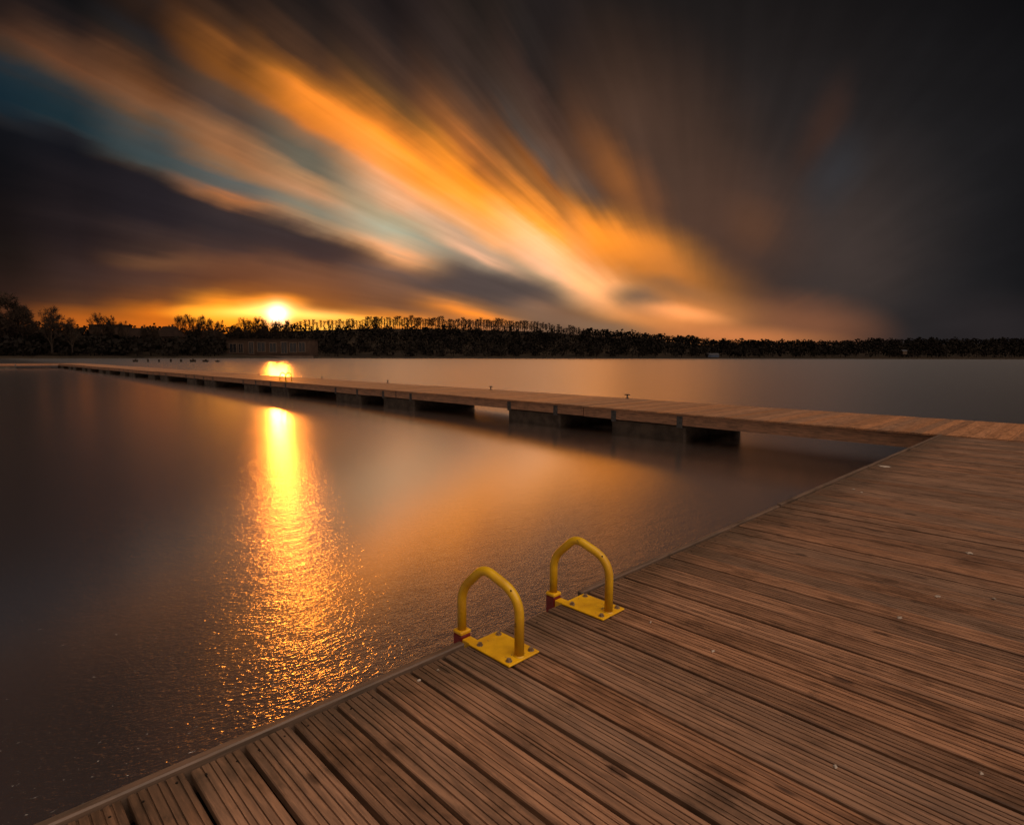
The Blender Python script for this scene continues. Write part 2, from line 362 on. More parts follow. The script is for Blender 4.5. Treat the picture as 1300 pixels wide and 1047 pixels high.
def water_mat():
    mt, N, b = principled('lake_water')
    pos = N.new('ShaderNodeNewGeometry').outputs['Position']
    rot = HEAD - pi / 2 - radians(20)
    v1 = N.mapping(pos, (0, 0, 0), (0, 0, -rot), (1.0, 2.0, 1.0))
    rip = N.noise(v1, 31.0, 1.8, 0.5, 0.3)
    v2 = N.mapping(pos, (3, 1, 0), (0, 0, -rot + 0.5), (1.0, 2.2, 1.0))
    rip2 = N.noise(v2, 4.0, 2.0, 0.5)
    v3 = N.mapping(pos, (3, 1, 0), (0, 0, -rot - 0.2), (1.0, 1.8, 1.0))
    rip3 = N.noise(v3, 0.9, 2.0, 0.5)
    h = N.math('ADD', N.math('ADD', N.math('MULTIPLY', rip, 0.0073), N.math('MULTIPLY', rip2, 0.012)), N.math('MULTIPLY', rip3, 0.006))
    bp = N.new('ShaderNodeBump'); bp.inputs['Strength'].default_value = 1.0; bp.inputs['Distance'].default_value = 1.0
    N.put(bp.inputs['Height'], h); N.n.remove(b)
    rough_far = N.mapr(N.sep(pos)[0], 12.5, 22.0, 0.0, 1.0)
    def gloss(r, r_far, nrm):
        g = N.new('ShaderNodeBsdfAnisotropic'); g.inputs['Color'].default_value = (1.0, 0.97, 0.94, 1); N.put(g.inputs['Roughness'], N.math('MULTIPLY_ADD', rough_far, r_far - r, r))
        if nrm: N.l.new(bp.outputs[0], g.inputs['Normal'])
        return g.outputs[0]
    g1, g2 = gloss(0.165, 0.24, False), gloss(0.18, 0.21, True)
    gm = N.new('ShaderNodeMixShader'); gm.inputs[0].default_value = 0.34; N.l.new(g1, gm.inputs[1]); N.l.new(g2, gm.inputs[2])
    df = N.new('ShaderNodeBsdfDiffuse'); df.inputs['Color'].default_value = (*lin((104, 84, 74)), 1)
    fr = N.new('ShaderNodeFresnel'); fr.inputs['IOR'].default_value = 1.7
    mx = N.new('ShaderNodeMixShader'); N.put(mx.inputs[0], N.math('MULTIPLY_ADD', fr.outputs[0], 0.14, 0.86, clamp=True))
    N.l.new(df.outputs[0], mx.inputs[1]); N.l.new(gm.outputs[0], mx.inputs[2])
    out = [n for n in N.n if n.type == 'OUTPUT_MATERIAL'][0]; N.l.new(mx.outputs[0], out.inputs[0])
    return mt
M_WATER = water_mat()

# ------------------------------------------------------------------ mesh helpers
class MB:
    def __init__(self): self.v = []; self.f = []; self.mi = []
    def add(self, vs, fs, mi=0):
        o = len(self.v); self.v += [tuple(p) for p in vs]
        for f in fs: self.f.append(tuple(i + o for i in f)); self.mi.append(mi)
    def box(self, x0, x1, y0, y1, z0, z1, mi=0, bev=0.0):
        if bev <= 0:
            vs = [(x, y, z) for z in (z0, z1) for y in (y0, y1) for x in (x0, x1)]
            fs = [(0, 2, 3, 1), (4, 5, 7, 6), (0, 1, 5, 4), (2, 6, 7, 3), (0, 4, 6, 2), (1, 3, 7, 5)]
            self.add(vs, fs, mi); return
        # chamfered on all twelve edges
        b = bev; P = {}
        vs = []
        for ix, x in enumerate((x0, x1)):
            for iy, y in enumerate((y0, y1)):
                for iz, z in enumerate((z0, z1)):
                    sx, sy, sz = (1 if ix == 0 else -1), (1 if iy == 0 else -1), (1 if iz == 0 else -1)
                    for k, q in enumerate(((x, y + sy * b, z + sz * b), (x + sx * b, y, z + sz * b), (x + sx * b, y + sy * b, z))):
                        P[ix, iy, iz, k] = len(vs); vs.append(q)
        g = lambda *a: P[a]
        fs = []
        for i in (0, 1):
            fs.append((g(i, 0, 0, 0), g(i, 1, 0, 0), g(i, 1, 1, 0), g(i, 0, 1, 0)))
            fs.append((g(0, i, 0, 1), g(1, i, 0, 1), g(1, i, 1, 1), g(0, i, 1, 1)))
            fs.append((g(0, 0, i, 2), g(1, 0, i, 2), g(1, 1, i, 2), g(0, 1, i, 2)))
            for j in (0, 1):
                fs.append((g(i, j, 0, 0), g(i, j, 1, 0), g(i, j, 1, 1), g(i, j, 0, 1)))
                fs.append((g(i, 0, j, 0), g(i, 1, j, 0), g(i, 1, j, 2), g(i, 0, j, 2)))
                fs.append((g(0, i, j, 1), g(1, i, j, 1), g(1, i, j, 2), g(0, i, j, 2)))
                for k in (0, 1):
                    fs.append((g(i, j, k, 0), g(i, j, k, 1), g(i, j, k, 2)))
        self.add(vs, fs, mi)
    def tube(self, pts, radii, n=12, mi=0, caps=True):
        pts = [Vector(p) for p in pts]; rings = []
        if not hasattr(radii, '__len__'): radii = [radii] * len(pts)
        prev = None; vs = []
        for i, p in enumerate(pts):
            d = (pts[min(i + 1, len(pts) - 1)] - pts[max(i - 1, 0)])
            d = d.normalized() if d.length > 1e-9 else Vector((0, 0, 1))
            if prev is None:
                prev = d.orthogonal().normalized()
            prev = (prev - d * prev.dot(d)); prev = prev.normalized() if prev.length > 1e-6 else d.orthogonal().normalized()
            q = d.cross(prev)
            for k in range(n):
                a = 2 * pi * k / n; vs.append(p + (prev * cos(a) + q * sin(a)) * radii[i])
        fs = []
        for i in range(len(pts) - 1):
            for k in range(n):
                fs.append((i * n + k, i * n + (k + 1) % n, (i + 1) * n + (k + 1) % n, (i + 1) * n + k))
        if caps and n > 2:
            fs.append(tuple(reversed(range(n)))); fs.append(tuple((len(pts) - 1) * n + k for k in range(n)))
        self.add(vs, fs, mi)
    def prism(self, poly, z0, z1, mi=0):
        n = len(poly); vs = [(x, y, z0) for x, y in poly] + [(x, y, z1) for x, y in poly]
        fs = [tuple(reversed(range(n))), tuple(range(n, 2 * n))] + [(i, (i + 1) % n, n + (i + 1) % n, n + i) for i in range(n)]
        self.add(vs, fs, mi)
    def mesh(self, name, mats, smooth=False):
        me = bpy.data.meshes.new(name); me.from_pydata(self.v, [], self.f)
        for q in (mats if isinstance(mats, (list, tuple)) else [mats]): me.materials.append(q)
        me.polygons.foreach_set('material_index', self.mi)
        if smooth: me.polygons.foreach_set('use_smooth', [True] * len(me.polygons))
        me.update()
        import bmesh
        bm = bmesh.new(); bm.from_mesh(me); bmesh.ops.recalc_face_normals(bm, faces=bm.faces); bm.to_mesh(me); bm.free()
        return me
    def build(self, name, mats, parent=None, loc=(0, 0, 0), smooth=False):
        o = bpy.data.objects.new(name, self.mesh(name, mats, smooth)); COL.objects.link(o)
        o.location = loc
        if parent is not None: o.parent = parent
        return o

def tag(o, label=None, cat=None, group=None, kind=None):
    if label: o['label'] = label
    if cat: o['category'] = cat
    if group: o['group'] = group
    if kind: o['kind'] = kind
    return o
def empty(name, loc=(0, 0, 0), rz=0.0):
    o = bpy.data.objects.new(name, None); COL.objects.link(o); o.location = loc; o.rotation_euler = (0, 0, rz)
    o.empty_display_size = 0.2
    return o
def copy_tree(o, parent=None):
    c = o.copy(); COL.objects.link(c)
    if parent is not None: c.parent = parent
    for ch in list(o.children): copy_tree(ch, c)
    return c

# ------------------------------------------------------------------ water and land
mb = MB(); mb.add([(-700, -500, WATER), (1800, -500, WATER), (1800, 1800, WATER), (-700, 1800, WATER)], [(0, 1, 2, 3)])
tag(mb.build('water', M_WATER), kind='structure')

def lerp_tab(tab, x):
    if x <= tab[0][0]: return tab[0][1]
    for (a, b), (c, d) in zip(tab, tab[1:]):
        if x <= c: return b + (d - b) * (x - a) / (c - a)
    return tab[-1][1]
SHORE = [(-500, 215), (0, 245), (300, 330), (700, 400), (1000, 430), (1300, 440), (1900, 440)]          # depth of the waterline
RIDGE_D = [(-500, 300), (0, 300), (250, 385), (430, 440), (760, 480), (1000, 620), (1900, 640)]          # depth of the ridge
RIDGE_Y = [(-500, 421), (0, 422), (120, 424), (260, 425), (330, 421), (420, 419), (480, 417), (560, 418), (640, 420), (700, 422),
           (760, 428), (830, 432), (900, 439), (1000, 440), (1060, 440), (1150, 437), (1300, 437), (1900, 430)]   # photo row of the bare ground on the ridge
def land_point(x, k):
    """k = 0 at the waterline, 1 on the ridge."""
    zs, zr = lerp_tab(SHORE, x), lerp_tab(RIDGE_D, x)
    Z = zs + (zr - zs) * k
    top = at_depth(x, lerp_tab(RIDGE_Y, x), zr)
    q = at_depth(x, 450, Z)
    bank = WATER - 0.2 + 1.3 * min(1, k / 0.04)
    prof = (max(0.0, (k - 0.12) / 0.88)) ** 1.25
    q.z = bank + (top.z - bank) * prof
    return q
mb = MB(); cols = list(range(-520, 1900, 20)); ks = [-0.15, 0, 0.04, 0.12, 0.3, 0.5, 0.7, 0.85, 1.0]
for x in cols:
    for k in ks: mb.v.append(tuple(land_point(x, max(k, 0)) if k >= 0 else tuple(land_point(x, 0) + Vector((0, 0, -1.2)))))
    q = land_point(x, 1.0); far = at_depth(x, 450, 1300); mb.v.append((far.x, far.y, q.z * 0.5))
nk = len(ks) + 1
for i in range(len(cols) - 1):
    for j in range(nk - 1):
        mb.f.append((i * nk + j, i * nk + j + 1, (i + 1) * nk + j + 1, (i + 1) * nk + j)); mb.mi.append(0)
tag(mb.build('hills', M_LAND, smooth=True), kind='structure')

# ------------------------------------------------------------------ trees
def limb_tree(seed, h, trunk_r, fork, spread, twig_n, twig_len, twig_w, up=0.5, levels=3, kids=(5, 4, 3), leader=True):
    """Bare tree: tapered trunk, forking limbs, sprays of twigs as thin slivers. Returns (trunk MB, crown MB)."""
    rr = random.Random(seed); T, C = MB(), MB()
    def grow(p, d, L, r, lev, mbx):
        pts = [p]; q = p.copy(); dd = d.copy(); n = 4 if lev == 0 else 3
        for i in range(n):
            dd = (dd + Vector((rr.uniform(-1, 1), rr.uniform(-1, 1), rr.uniform(-.3, .7) * up)) * (0.08 if lev == 0 else 0.22)).normalized()
            q = q + dd * (L / n); pts.append(q.copy())
        mbx.tube(pts, [r * (1 - 0.65 * i / n) for i in range(n + 1)], 6 if lev == 0 else 3, 0, False)
        if lev >= levels:
            for _ in range(twig_n):
                t = rr.random() ** 0.8; i = min(int(t * n), n - 1); s = pts[i].lerp(pts[i + 1], t * n - i)
                a = (dd + Vector((rr.gauss(0, 1), rr.gauss(0, 1), rr.gauss(0.25 * up, .8))) * 0.75).normalized()
                L2 = twig_len * rr.uniform(.5, 1.3); sd = a.cross(Vector((rr.gauss(0, 1), rr.gauss(0, 1), rr.gauss(0, 1)))).normalized() * twig_w
                mid = s + a * L2 * .55 + sd * rr.uniform(-2, 2)
                C.add([s - sd * .5, s + sd * .5, mid + sd, s + a * L2, mid - sd], [(0, 1, 2, 3, 4)])
            return
        for k in range(kids[lev]):
            t = (fork + (1 - fork) * (k + rr.random() * .8) / kids[lev]) if lev == 0 else rr.uniform(.3, 1.0)
            t = min(t, .999); i = min(int(t * n), n - 1); s = pts[i].lerp(pts[i + 1], t * n - i)
            az = 2.399 * k + rr.uniform(-.6, .6) + lev
            side = Vector((cos(az), sin(az), 0))
            side = (side - dd * side.dot(dd)).normalized()
            out = spread * (1.15 - .45 * t if lev == 0 else 1.0)
            nd = (dd + side * out + Vector((0, 0, up * .35))).normalized()
            grow(s, nd, L * rr.uniform(.42, .62) * (1.1 if lev == 0 else 1.0), r * rr.uniform(.38, .52), lev + 1, C)
        if leader: grow(pts[-1], dd, L * .42, r * .36, lev + 1, C)
    grow(Vector((0, 0, -0.4)), Vector((0, 0, 1)), h * .62, trunk_r, 0, T)
    mx = max(max(v[2] for v in C.v), 0.1); k = h / mx
    for b in (T, C): b.v = [(x * k, y * k, z * k) for x, y, z in b.v]
    return T, C
def make_tree(name, label, group, *a, **kw):
    T, C = limb_tree(*a, **kw)
    root = empty(name); tag(root, label, 'tree', group)
    T.build('trunk', M_BARK, root); C.build('crown', M_TWIG, root)
    return root
def place(o, x, ybase, Z, s=1.0, rz=0.0, dz=0.0):
    q = at_depth(x, ybase, Z); o.location = (q.x, q.y, q.z + dz); o.rotation_euler = (0, 0, rz); o.scale = (s, s, s)
def height_at(x, ytop, ybase, Z): return (at_depth(x, ytop, Z).z - at_depth(x, ybase, Z).z)

def upright_tree(seed, h, w):
    """Slim bare tree: one straight trunk, many steep thin branches with upright twigs."""
    rr = random.Random(seed); T, C = MB(), MB()
    T.tube([(0, 0, -.4), (rr.uniform(-.1, .1), rr.uniform(-.1, .1), h * .5), (rr.uniform(-.2, .2), rr.uniform(-.2, .2), h * .93)], [.16, .11, .03], 5, 0, False)
    for k in range(34):
        t = rr.uniform(.22, .92); az = rr.uniform(0, 6.28); z = h * t
        L = h * rr.uniform(.16, .32) * (1.15 - .6 * t); out = w * rr.uniform(.5, 1.2) * (1.1 - .55 * abs(t - .5))
        s0 = Vector((0, 0, z)); e0 = s0 + Vector((cos(az) * out, sin(az) * out, L))
        if e0.z > h: e0.z = h - rr.uniform(0, .6)
        mid = s0.lerp(e0, .55) + Vector((cos(az), sin(az), 0)) * out * .18
        C.tube([s0, mid, e0], [.05, .035, .015], 3, 0, False)
        for _ in range(13):
            b0 = s0.lerp(mid, rr.random()) if rr.random() < .35 else mid.lerp(e0, rr.random())
            a = Vector((rr.gauss(0, .5), rr.gauss(0, .5), rr.uniform(.5, 1.3))).normalized(); l2 = rr.uniform(.5, 1.3)
            sd = a.cross(Vector((rr.gauss(0, 1), rr.gauss(0, 1), 0))).normalized() * rr.uniform(.03, .055)
            C.add([b0 - sd, b0 + sd, b0 + a * l2 + sd * .3, b0 + a * l2 - sd * .3], [(0, 1, 2, 3)])
    return T, C
HT = 10.0
# wide bare trees of the left shore
WIDE = [make_tree('bare_tree', 'x', 'bare trees on the left shore', 11 + i, HT, 0.30, 0.22, 0.85, 12, 0.85, 0.028, up=0.55, levels=3, kids=(8, 5, 4)) for i in range(3)]
BUSHY = [make_tree('bare_tree', 'x', 'bare trees on the left shore', 31 + i, HT, 0.28, 0.15, 1.0, 17, 0.9, 0.045, up=0.5, levels=3, kids=(9, 6, 4)) for i in range(2)]
def make_upright(seed):
    T, C = upright_tree(seed, HT, .95 + .3 * (seed % 3))
    root = empty('ridge_tree'); tag(root, 'x', 'tree', 'bare trees along the hill ridge')
    T.build('trunk', M_BARK, root); C.build('crown', M_TWIG, root)
    return root
SLIM = [make_upright(51 + i) for i in range(7)]
used = set()
def put(protos, label, group, x, ytop, ybase, Z, rnd, widen=1.0):
    p = protos[rnd.randrange(len(protos))]
    if p.name not in used: used.add(p.name); o = p
    else: o = copy_tree(p)
    s = height_at(x, ytop, ybase, Z) / HT
    place(o, x, ybase, Z, s, rnd.uniform(0, 6.28)); o.scale = (s * widen, s * widen, s)
    tag(o, label, 'tree', group)
    return o
rt = random.Random(3)
G1 = 'bare trees on the left shore'
for lab, pr, x, yt, yb, Z, wd in [
    ('largest bare dark tree with a wide dense crown at the left edge of the photo', BUSHY, 22, 369, 446, 262, 1.0),
    ('bare tree leaning out of the left edge of the photo beside the largest tree', BUSHY, -14, 384, 446, 268, 1.0),
    ('bare dark tree right beside the largest tree, with an open twiggy crown', WIDE, 66, 386, 446, 268, 0.9),
    ('low twiggy tree between the large left trees and the flat-roofed house', WIDE, 92, 402, 446, 274, 0.8),
    ('bare tree with a split crown rising behind the flat-roofed house', WIDE, 128, 396, 440, 300, 0.8),
    ('second stem of the pair rising behind the flat-roofed house, denser crown', BUSHY, 141, 399, 440, 303, 0.55),
    ('thin small bare tree standing alone to the right of the flat-roofed house', WIDE, 156, 406, 440, 304, 0.55),
    ('small round tree between two gabled roofs on the left shore', BUSHY, 186, 411, 440, 306, 0.6),
    ('tiny tree beside the right-hand gabled roof on the left shore', BUSHY, 198, 412, 440, 308, 0.5),
    ('leftmost tall tree of the bare clump left of the sunset glow', WIDE, 231, 397, 440, 352, 0.62),
    ('second tall tree of the bare clump left of the sunset glow', WIDE, 243, 398, 440, 354, 0.6),
    ('third tall tree of the bare clump left of the sunset glow', WIDE, 255, 398, 440, 355, 0.6),
    ('fourth tree of the bare clump left of the sunset glow', WIDE, 266, 401, 440, 354, 0.55),
    ('shorter rightmost tree of the bare clump left of the sunset glow', WIDE, 279, 405, 440, 353, 0.5),
    ('bush-like tree at the left end of the lakeside building', BUSHY, 300, 410, 442, 366, 0.9),
    ('bare tree against the glow left of the sun, over the lakeside building', WIDE, 313, 402, 440, 372, 0.8),
    ('tallest bare tree against the glow just left of the sun', WIDE, 325, 400, 440, 376, 0.75),
    ('bare tree right under the left side of the sun', WIDE, 337, 403, 440, 380, 0.7),
    ('bare tree directly below the sun', WIDE, 352, 404, 440, 384, 0.7),
    ('bare tree below the right side of the sun', WIDE, 364, 404, 440, 386, 0.65),
]: put(pr, lab, G1, x, yt, yb, Z, rt, wd)

# the row of slim trees on the ridge
RTOP = [(372, 406), (382, 405), (400, 405), (430, 406), (470, 404), (500, 402), (540, 402), (600, 405), (640, 406), (690, 410), (730, 415), (764, 424)]
x = 374.0; k = 0
while x < 764:
    zr = lerp_tab(RIDGE_D, x); yb = lerp_tab(RIDGE_Y, x) + 1.0
    yt = lerp_tab(RTOP, x) + rt.choice((0, 0, 1, 2.4)) + rt.uniform(-1.8, 2.4)
    if x < 450: lab = 'slim bare tree on the ridge between the sun and the start of the dense row'
    elif x < 610: lab = 'slim bare tree in the tallest stretch of the row along the hill ridge'
    elif x < 700: lab = 'slim bare tree in the even middle stretch of the row along the hill ridge'
    else: lab = 'slim bare tree where the ridge row steps down towards the right-hand hills'
    put(SLIM, lab, 'bare trees along the hill ridge', x, yt, yb, zr + rt.uniform(-10, 8), rt, rt.uniform(.9, 1.9))
    x += rt.uniform(1.5, 3.9) if x > 440 else rt.uniform(3, 6); k += 1
for lab, x, yt, wd in [('left of three round-topped trees breaking the skyline of the right-hand hill', 866, 426, 1.3),
                       ('middle of three round-topped trees breaking the skyline of the right-hand hill', 874, 425, 1.5),
                       ('right of three round-topped trees breaking the skyline of the right-hand hill', 884, 426.5, 1.3)]:
    put(BUSHY, lab, 'round-topped trees on the right-hand hill', x, yt, 437, lerp_tab(RIDGE_D, x), rt, wd)
for p in WIDE + BUSHY + SLIM:
    if p.name not in used: print('unused proto', p.name)

# woodland that covers the hillsides as one mass
def wood_tree(mbx, q, h, w, rr):
    n = 26
    mbx.tube([q, q + Vector((0, 0, h * .6))], [w * .06, w * .03], 3, 0, False)
    for _ in range(n):
        t = rr.random(); a = rr.uniform(0, 6.28); rad = w * .5 * sqrt(rr.random()) * (0.35 + 1.1 * sin(pi * min(1, .15 + t * .85)))
        c = q + Vector((cos(a) * rad, sin(a) * rad, h * (.18 + .8 * t)))
        s = w * rr.uniform(.10, .24); ax = Vector((rr.gauss(0, 1), rr.gauss(0, 1), rr.gauss(0, 1))).normalized(); bx = ax.orthogonal().normalized(); cx = ax.cross(bx)
        mbx.add([c + bx * s, c + cx * s * rr.uniform(.5, 1), c - bx * s * rr.uniform(.6, 1), c - cx * s * rr.uniform(.4, 1)], [(0, 1, 2, 3)])
mb = MB(); rw = random.Random(21)
for i in range(2600):
    x = rw.uniform(-120, 1420); k = rw.random() ** .8
    if x < 395 and x > 280 and k < .3: continue
    q = land_point(x, .05 + .95 * k)
    if x < 285: h = rw.uniform(6.5, 9.6) if k < .4 else rw.uniform(4.5, 7)
    elif x < 395: h = rw.uniform(4, 6.5) * (0.75 + .3 * k)
    elif x < 760: h = rw.uniform(5, 8) if k < .85 else rw.uniform(2.5, 4.5)
    else: h = rw.uniform(5, 8.5)
    wood_tree(mb, q, h, h * rw.uniform(.6, .95), rw)
# a closed line of crowns on the far right-hand skyline
xx = 735.0
while xx < 1420:
    zr = lerp_tab(RIDGE_D, xx); q = land_point(xx, 1.0); h = rw.uniform(4.0, 6.6)
    wood_tree(mb, q, h, h * rw.uniform(.7, 1.1), rw); xx += rw.uniform(1.5, 3.5)
tag(mb.build('woodland', M_WOOD), 'dark bare woodland covering the hills along the far shore', 'woodland', None, 'stuff')

# ------------------------------------------------------------------ buildings on the far shore
def frame_at(x, Z):
    """A point at the shore and the directions right (along the view) and away."""
    q = at_depth(x, 450, Z); return Vector((q.x, q.y, 0))
def lakeside_building():
    Z = 345; a = frame_at(288, Z); b = frame_at(394, Z); L = (b - a).length
    rz = atan2(b.y - a.y, b.x - a.x)
    z0 = WATER + 1.1; root = empty('lakeside_building', (a.x, a.y, z0), rz)
    tag(root, 'long low building with white window bays at the waterline below the sun', 'building')
    Hh = 9.6
    w = MB(); w.box(0, L, 0, 14, -1.0, Hh); w.build('wall', M_WALL, root)
    r_ = MB(); r_.box(-.4, L + .4, -.5, 14.5, Hh, Hh + .5); r_.build('roof', M_ROOF, root)
    for (u0, u1, z1, z2) in [(1.5, 6.2, 1.8, 7.6), (6.9, 10.0, 1.8, 7.6), (13.0, 16.2, 1.2, 8.6), (18.0, 23.0, 2.4, 8.4), (25.2, 29.6, 2.0, 8.0),
                             (32.0, 36.0, 1.4, 8.6), (37.0, 41.5, 2.0, 8.2), (42.4, 46.6, 2.2, 8.4)]:
        if u1 > L - .3: continue
        f = MB(); t = .42
        f.box(u0, u0 + t, -.32, -.01, z1, z2); f.box(u1 - t, u1, -.32, -.01, z1, z2)
        f.box(u0 + t, u1 - t, -.30, -.01, z2 - t, z2); f.box(u0 + t, u1 - t, -.30, -.01, z1, z1 + t)
        f.box((u0 + u1) / 2 - .12, (u0 + u1) / 2 + .12, -.26, -.01, z1 + t, z2 - t)
        wo_ = f.build('window', M_PALE, root)
        g = MB(); g.box(u0 + t, (u0 + u1) / 2 - .12, -.12, -.008, z1 + t, z2 - t); g.box((u0 + u1) / 2 + .12, u1 - t, -.12, -.008, z1 + t, z2 - t)
        g.build('pane', M_GLASS, wo_)
    c = MB(); c.box(-2, L + 2, -4.2, -.6, -1.4, .25); c.build('terrace', M_PALE, root)
lakeside_building()
def house(label, x0, x1, ytop, Z, gable):
    a = frame_at(x0, Z); b = frame_at(x1, Z); L = (b - a).length; rz = atan2(b.y - a.y, b.x - a.x)
    base = 0.6; root = empty('house', (a.x, a.y, base), rz); tag(root, label, 'house', 'houses on the left shore')
    Ht = at_depth((x0 + x1) / 2, ytop, Z).z - base
    w = MB()
    if gable:
        hw = Ht * .64; w.box(0, L, 0, 9, -1, hw); w.build('wall', M_WALL, root)
        r_ = MB(); e = .5
        vs = [(-e, -e, hw), (L + e, -e, hw), (L + e, 9 + e, hw), (-e, 9 + e, hw), (L * .22, 4.5, Ht), (L * .78, 4.5, Ht)]
        r_.add(vs, [(0, 1, 5, 4), (2, 3, 4, 5), (1, 2, 5), (3, 0, 4), (3, 2, 1, 0)]); ro = r_.build('roof', M_ROOF, root)
        c = MB(); c.box(L * .6, L * .6 + .8, 4.2, 5.0, Ht - .8, Ht + 1.0); c.build('chimney', M_WALL, ro)
    else:
        w.box(0, L, 0, 10, -1, Ht - .5); w.build('wall', M_WALL, root)
        r_ = MB(); r_.box(-.3, L + .3, -.3, 10.3, Ht - .5, Ht); r_.build('roof', M_ROOF, root)
    n = max(2, int(L / 4))
    for i in range(n):
        u = (i + .5) * L / n
        f = MB(); f.box(u - .7, u + .7, -.10, -.004, 2.2, 4.0); wi = f.build('window', M_PALE, root)
        g = MB(); g.box(u - .55, u + .55, -.13, -.102, 2.35, 3.85); g.build('pane', M_GLASS, wi)
house('dark flat-roofed house below the pair of bare trees on the left shore', 115, 155, 412, 318, False)
house('low dark house with a long roof between the flat-roofed house and the tree clump', 158, 186, 416, 322, True)
house('gabled dark house left of the bare tree clump on the left shore', 196, 226, 414, 328, True)
house('small hipped house under the right part of the bare tree clump', 248, 282, 419, 362, True)

# things along the far waterline
def post(label, x, w_px, h_px, kindn):
    q = on_z(x, 459.5, WATER)
    k = (q - CAM).dot(fv) / FPX
    if kindn == 'mooring_post':
        b = MB(); b.tube([(0, 0, -1.0), (0, 0, h_px * k * .86), (0, 0, h_px * k)], [w_px * k * .5, w_px * k * .46, w_px * k * .2], 10)
        o = b.build('mooring_post', M_BARK, None, (q.x, q.y, WATER)); tag(o, label, 'post', 'mooring posts by the left shore')
    else:
        L = w_px * k; hh = h_px * k
        root = empty('moored_boat', (q.x, q.y, WATER), HEAD - pi / 2 + .2); tag(root, label, 'boat', 'small boats moored by the left shore')
        h = MB(); n = 11; vs = []
        for i in range(n):
            t = i / (n - 1); wd = L * .16 * (1 - (2 * abs(t - .42)) ** 2.4 * .9); wd = max(wd, .03); sh = hh * (.55 + .25 * (2 * t - 1) ** 2)
            y = (t - .5) * L
            vs += [(y, -wd, sh), (y, -wd * .7, -.15), (y, wd * .7, -.15), (y, wd, sh)]
        fs = []
        for i in range(n - 1):
            for j in range(3): fs.append((i * 4 + j, i * 4 + j + 1, (i + 1) * 4 + j + 1, (i + 1) * 4 + j))
            fs.append((i * 4 + 3, i * 4, (i + 1) * 4, (i + 1) * 4 + 3))
        fs += [(0, 1, 2, 3), tuple((n - 1) * 4 + j for j in (3, 2, 1, 0))]
        h.add(vs, fs); h.build('hull', M_BARK, root)
        c = MB(); c.box(-L * .12, L * .2, -L * .09, L * .09, hh * .5, hh, 0, .05); c.build('cabin', M_ROOF, root)
post('dark moored boat nearest the left end of the row of posts', 172, 6, 4, 'moored_boat')
post('leftmost single dark mooring post in the water off the left shore', 188, 2.2, 4, 'mooring_post')
post('second dark mooring post from the left, off the left shore', 202, 2.2, 3.4, 'mooring_post')
post('third dark mooring post from the left, off the left shore', 217, 2.4, 3.8, 'mooring_post')
post('fourth dark mooring post, just left of the longer moored boat', 230, 2.6, 3.6, 'mooring_post')
post('longest dark moored boat right of the last mooring post', 245, 7, 4, 'moored_boat')
post('dark moored boat to the right of the longest one', 261, 7, 3.6, 'moored_boat')
post('smallest dark boat lying alone nearest the sun reflection', 276, 5, 2.4, 'moored_boat')
q = frame_at(906, 428); root = empty('boathouse', (q.x, q.y, 0.1), HEAD - pi / 2); tag(root, 'low bluish boathouse at the waterline under the right-hand hill', 'boathouse')
b = MB(); b.box(-4, 4, 0, 5, -1, 2.0); b.build('wall', M_BLUE, root)
b = MB(); b.add([(-4.3, -.3, 2.0), (4.3, -.3, 2.0), (4.3, 5.3, 2.0), (-4.3, 5.3, 2.0), (-4.3, 2.5, 3.3), (4.3, 2.5, 3.3)], [(0, 1, 5, 4), (2, 3, 4, 5), (0, 4, 3), (1, 2, 5), (3, 2, 1, 0)]); b.build('roof', M_TIN, root)
q = at_depth(1149, 446.5, 445); root = empty('white_hut', (q.x, q.y, q.z - 1.0), HEAD - pi / 2); tag(root, 'tiny white hut alone in the dark right-hand woods', 'hut')
b = MB(); b.box(-1.6, 1.6, 0, 3, -1, 1.5); b.build('wall', M_PALE, root)
b = MB(); b.add([(-1.9, -.3, 1.5), (1.9, -.3, 1.5), (1.9, 3.3, 1.5), (-1.9, 3.3, 1.5), (-1.9, 1.5, 2.4), (1.9, 1.5, 2.4)], [(0, 1, 5, 4), (2, 3, 4, 5), (0, 4, 3), (1, 2, 5), (3, 2, 1, 0)]); b.build('roof', M_TIN, root)

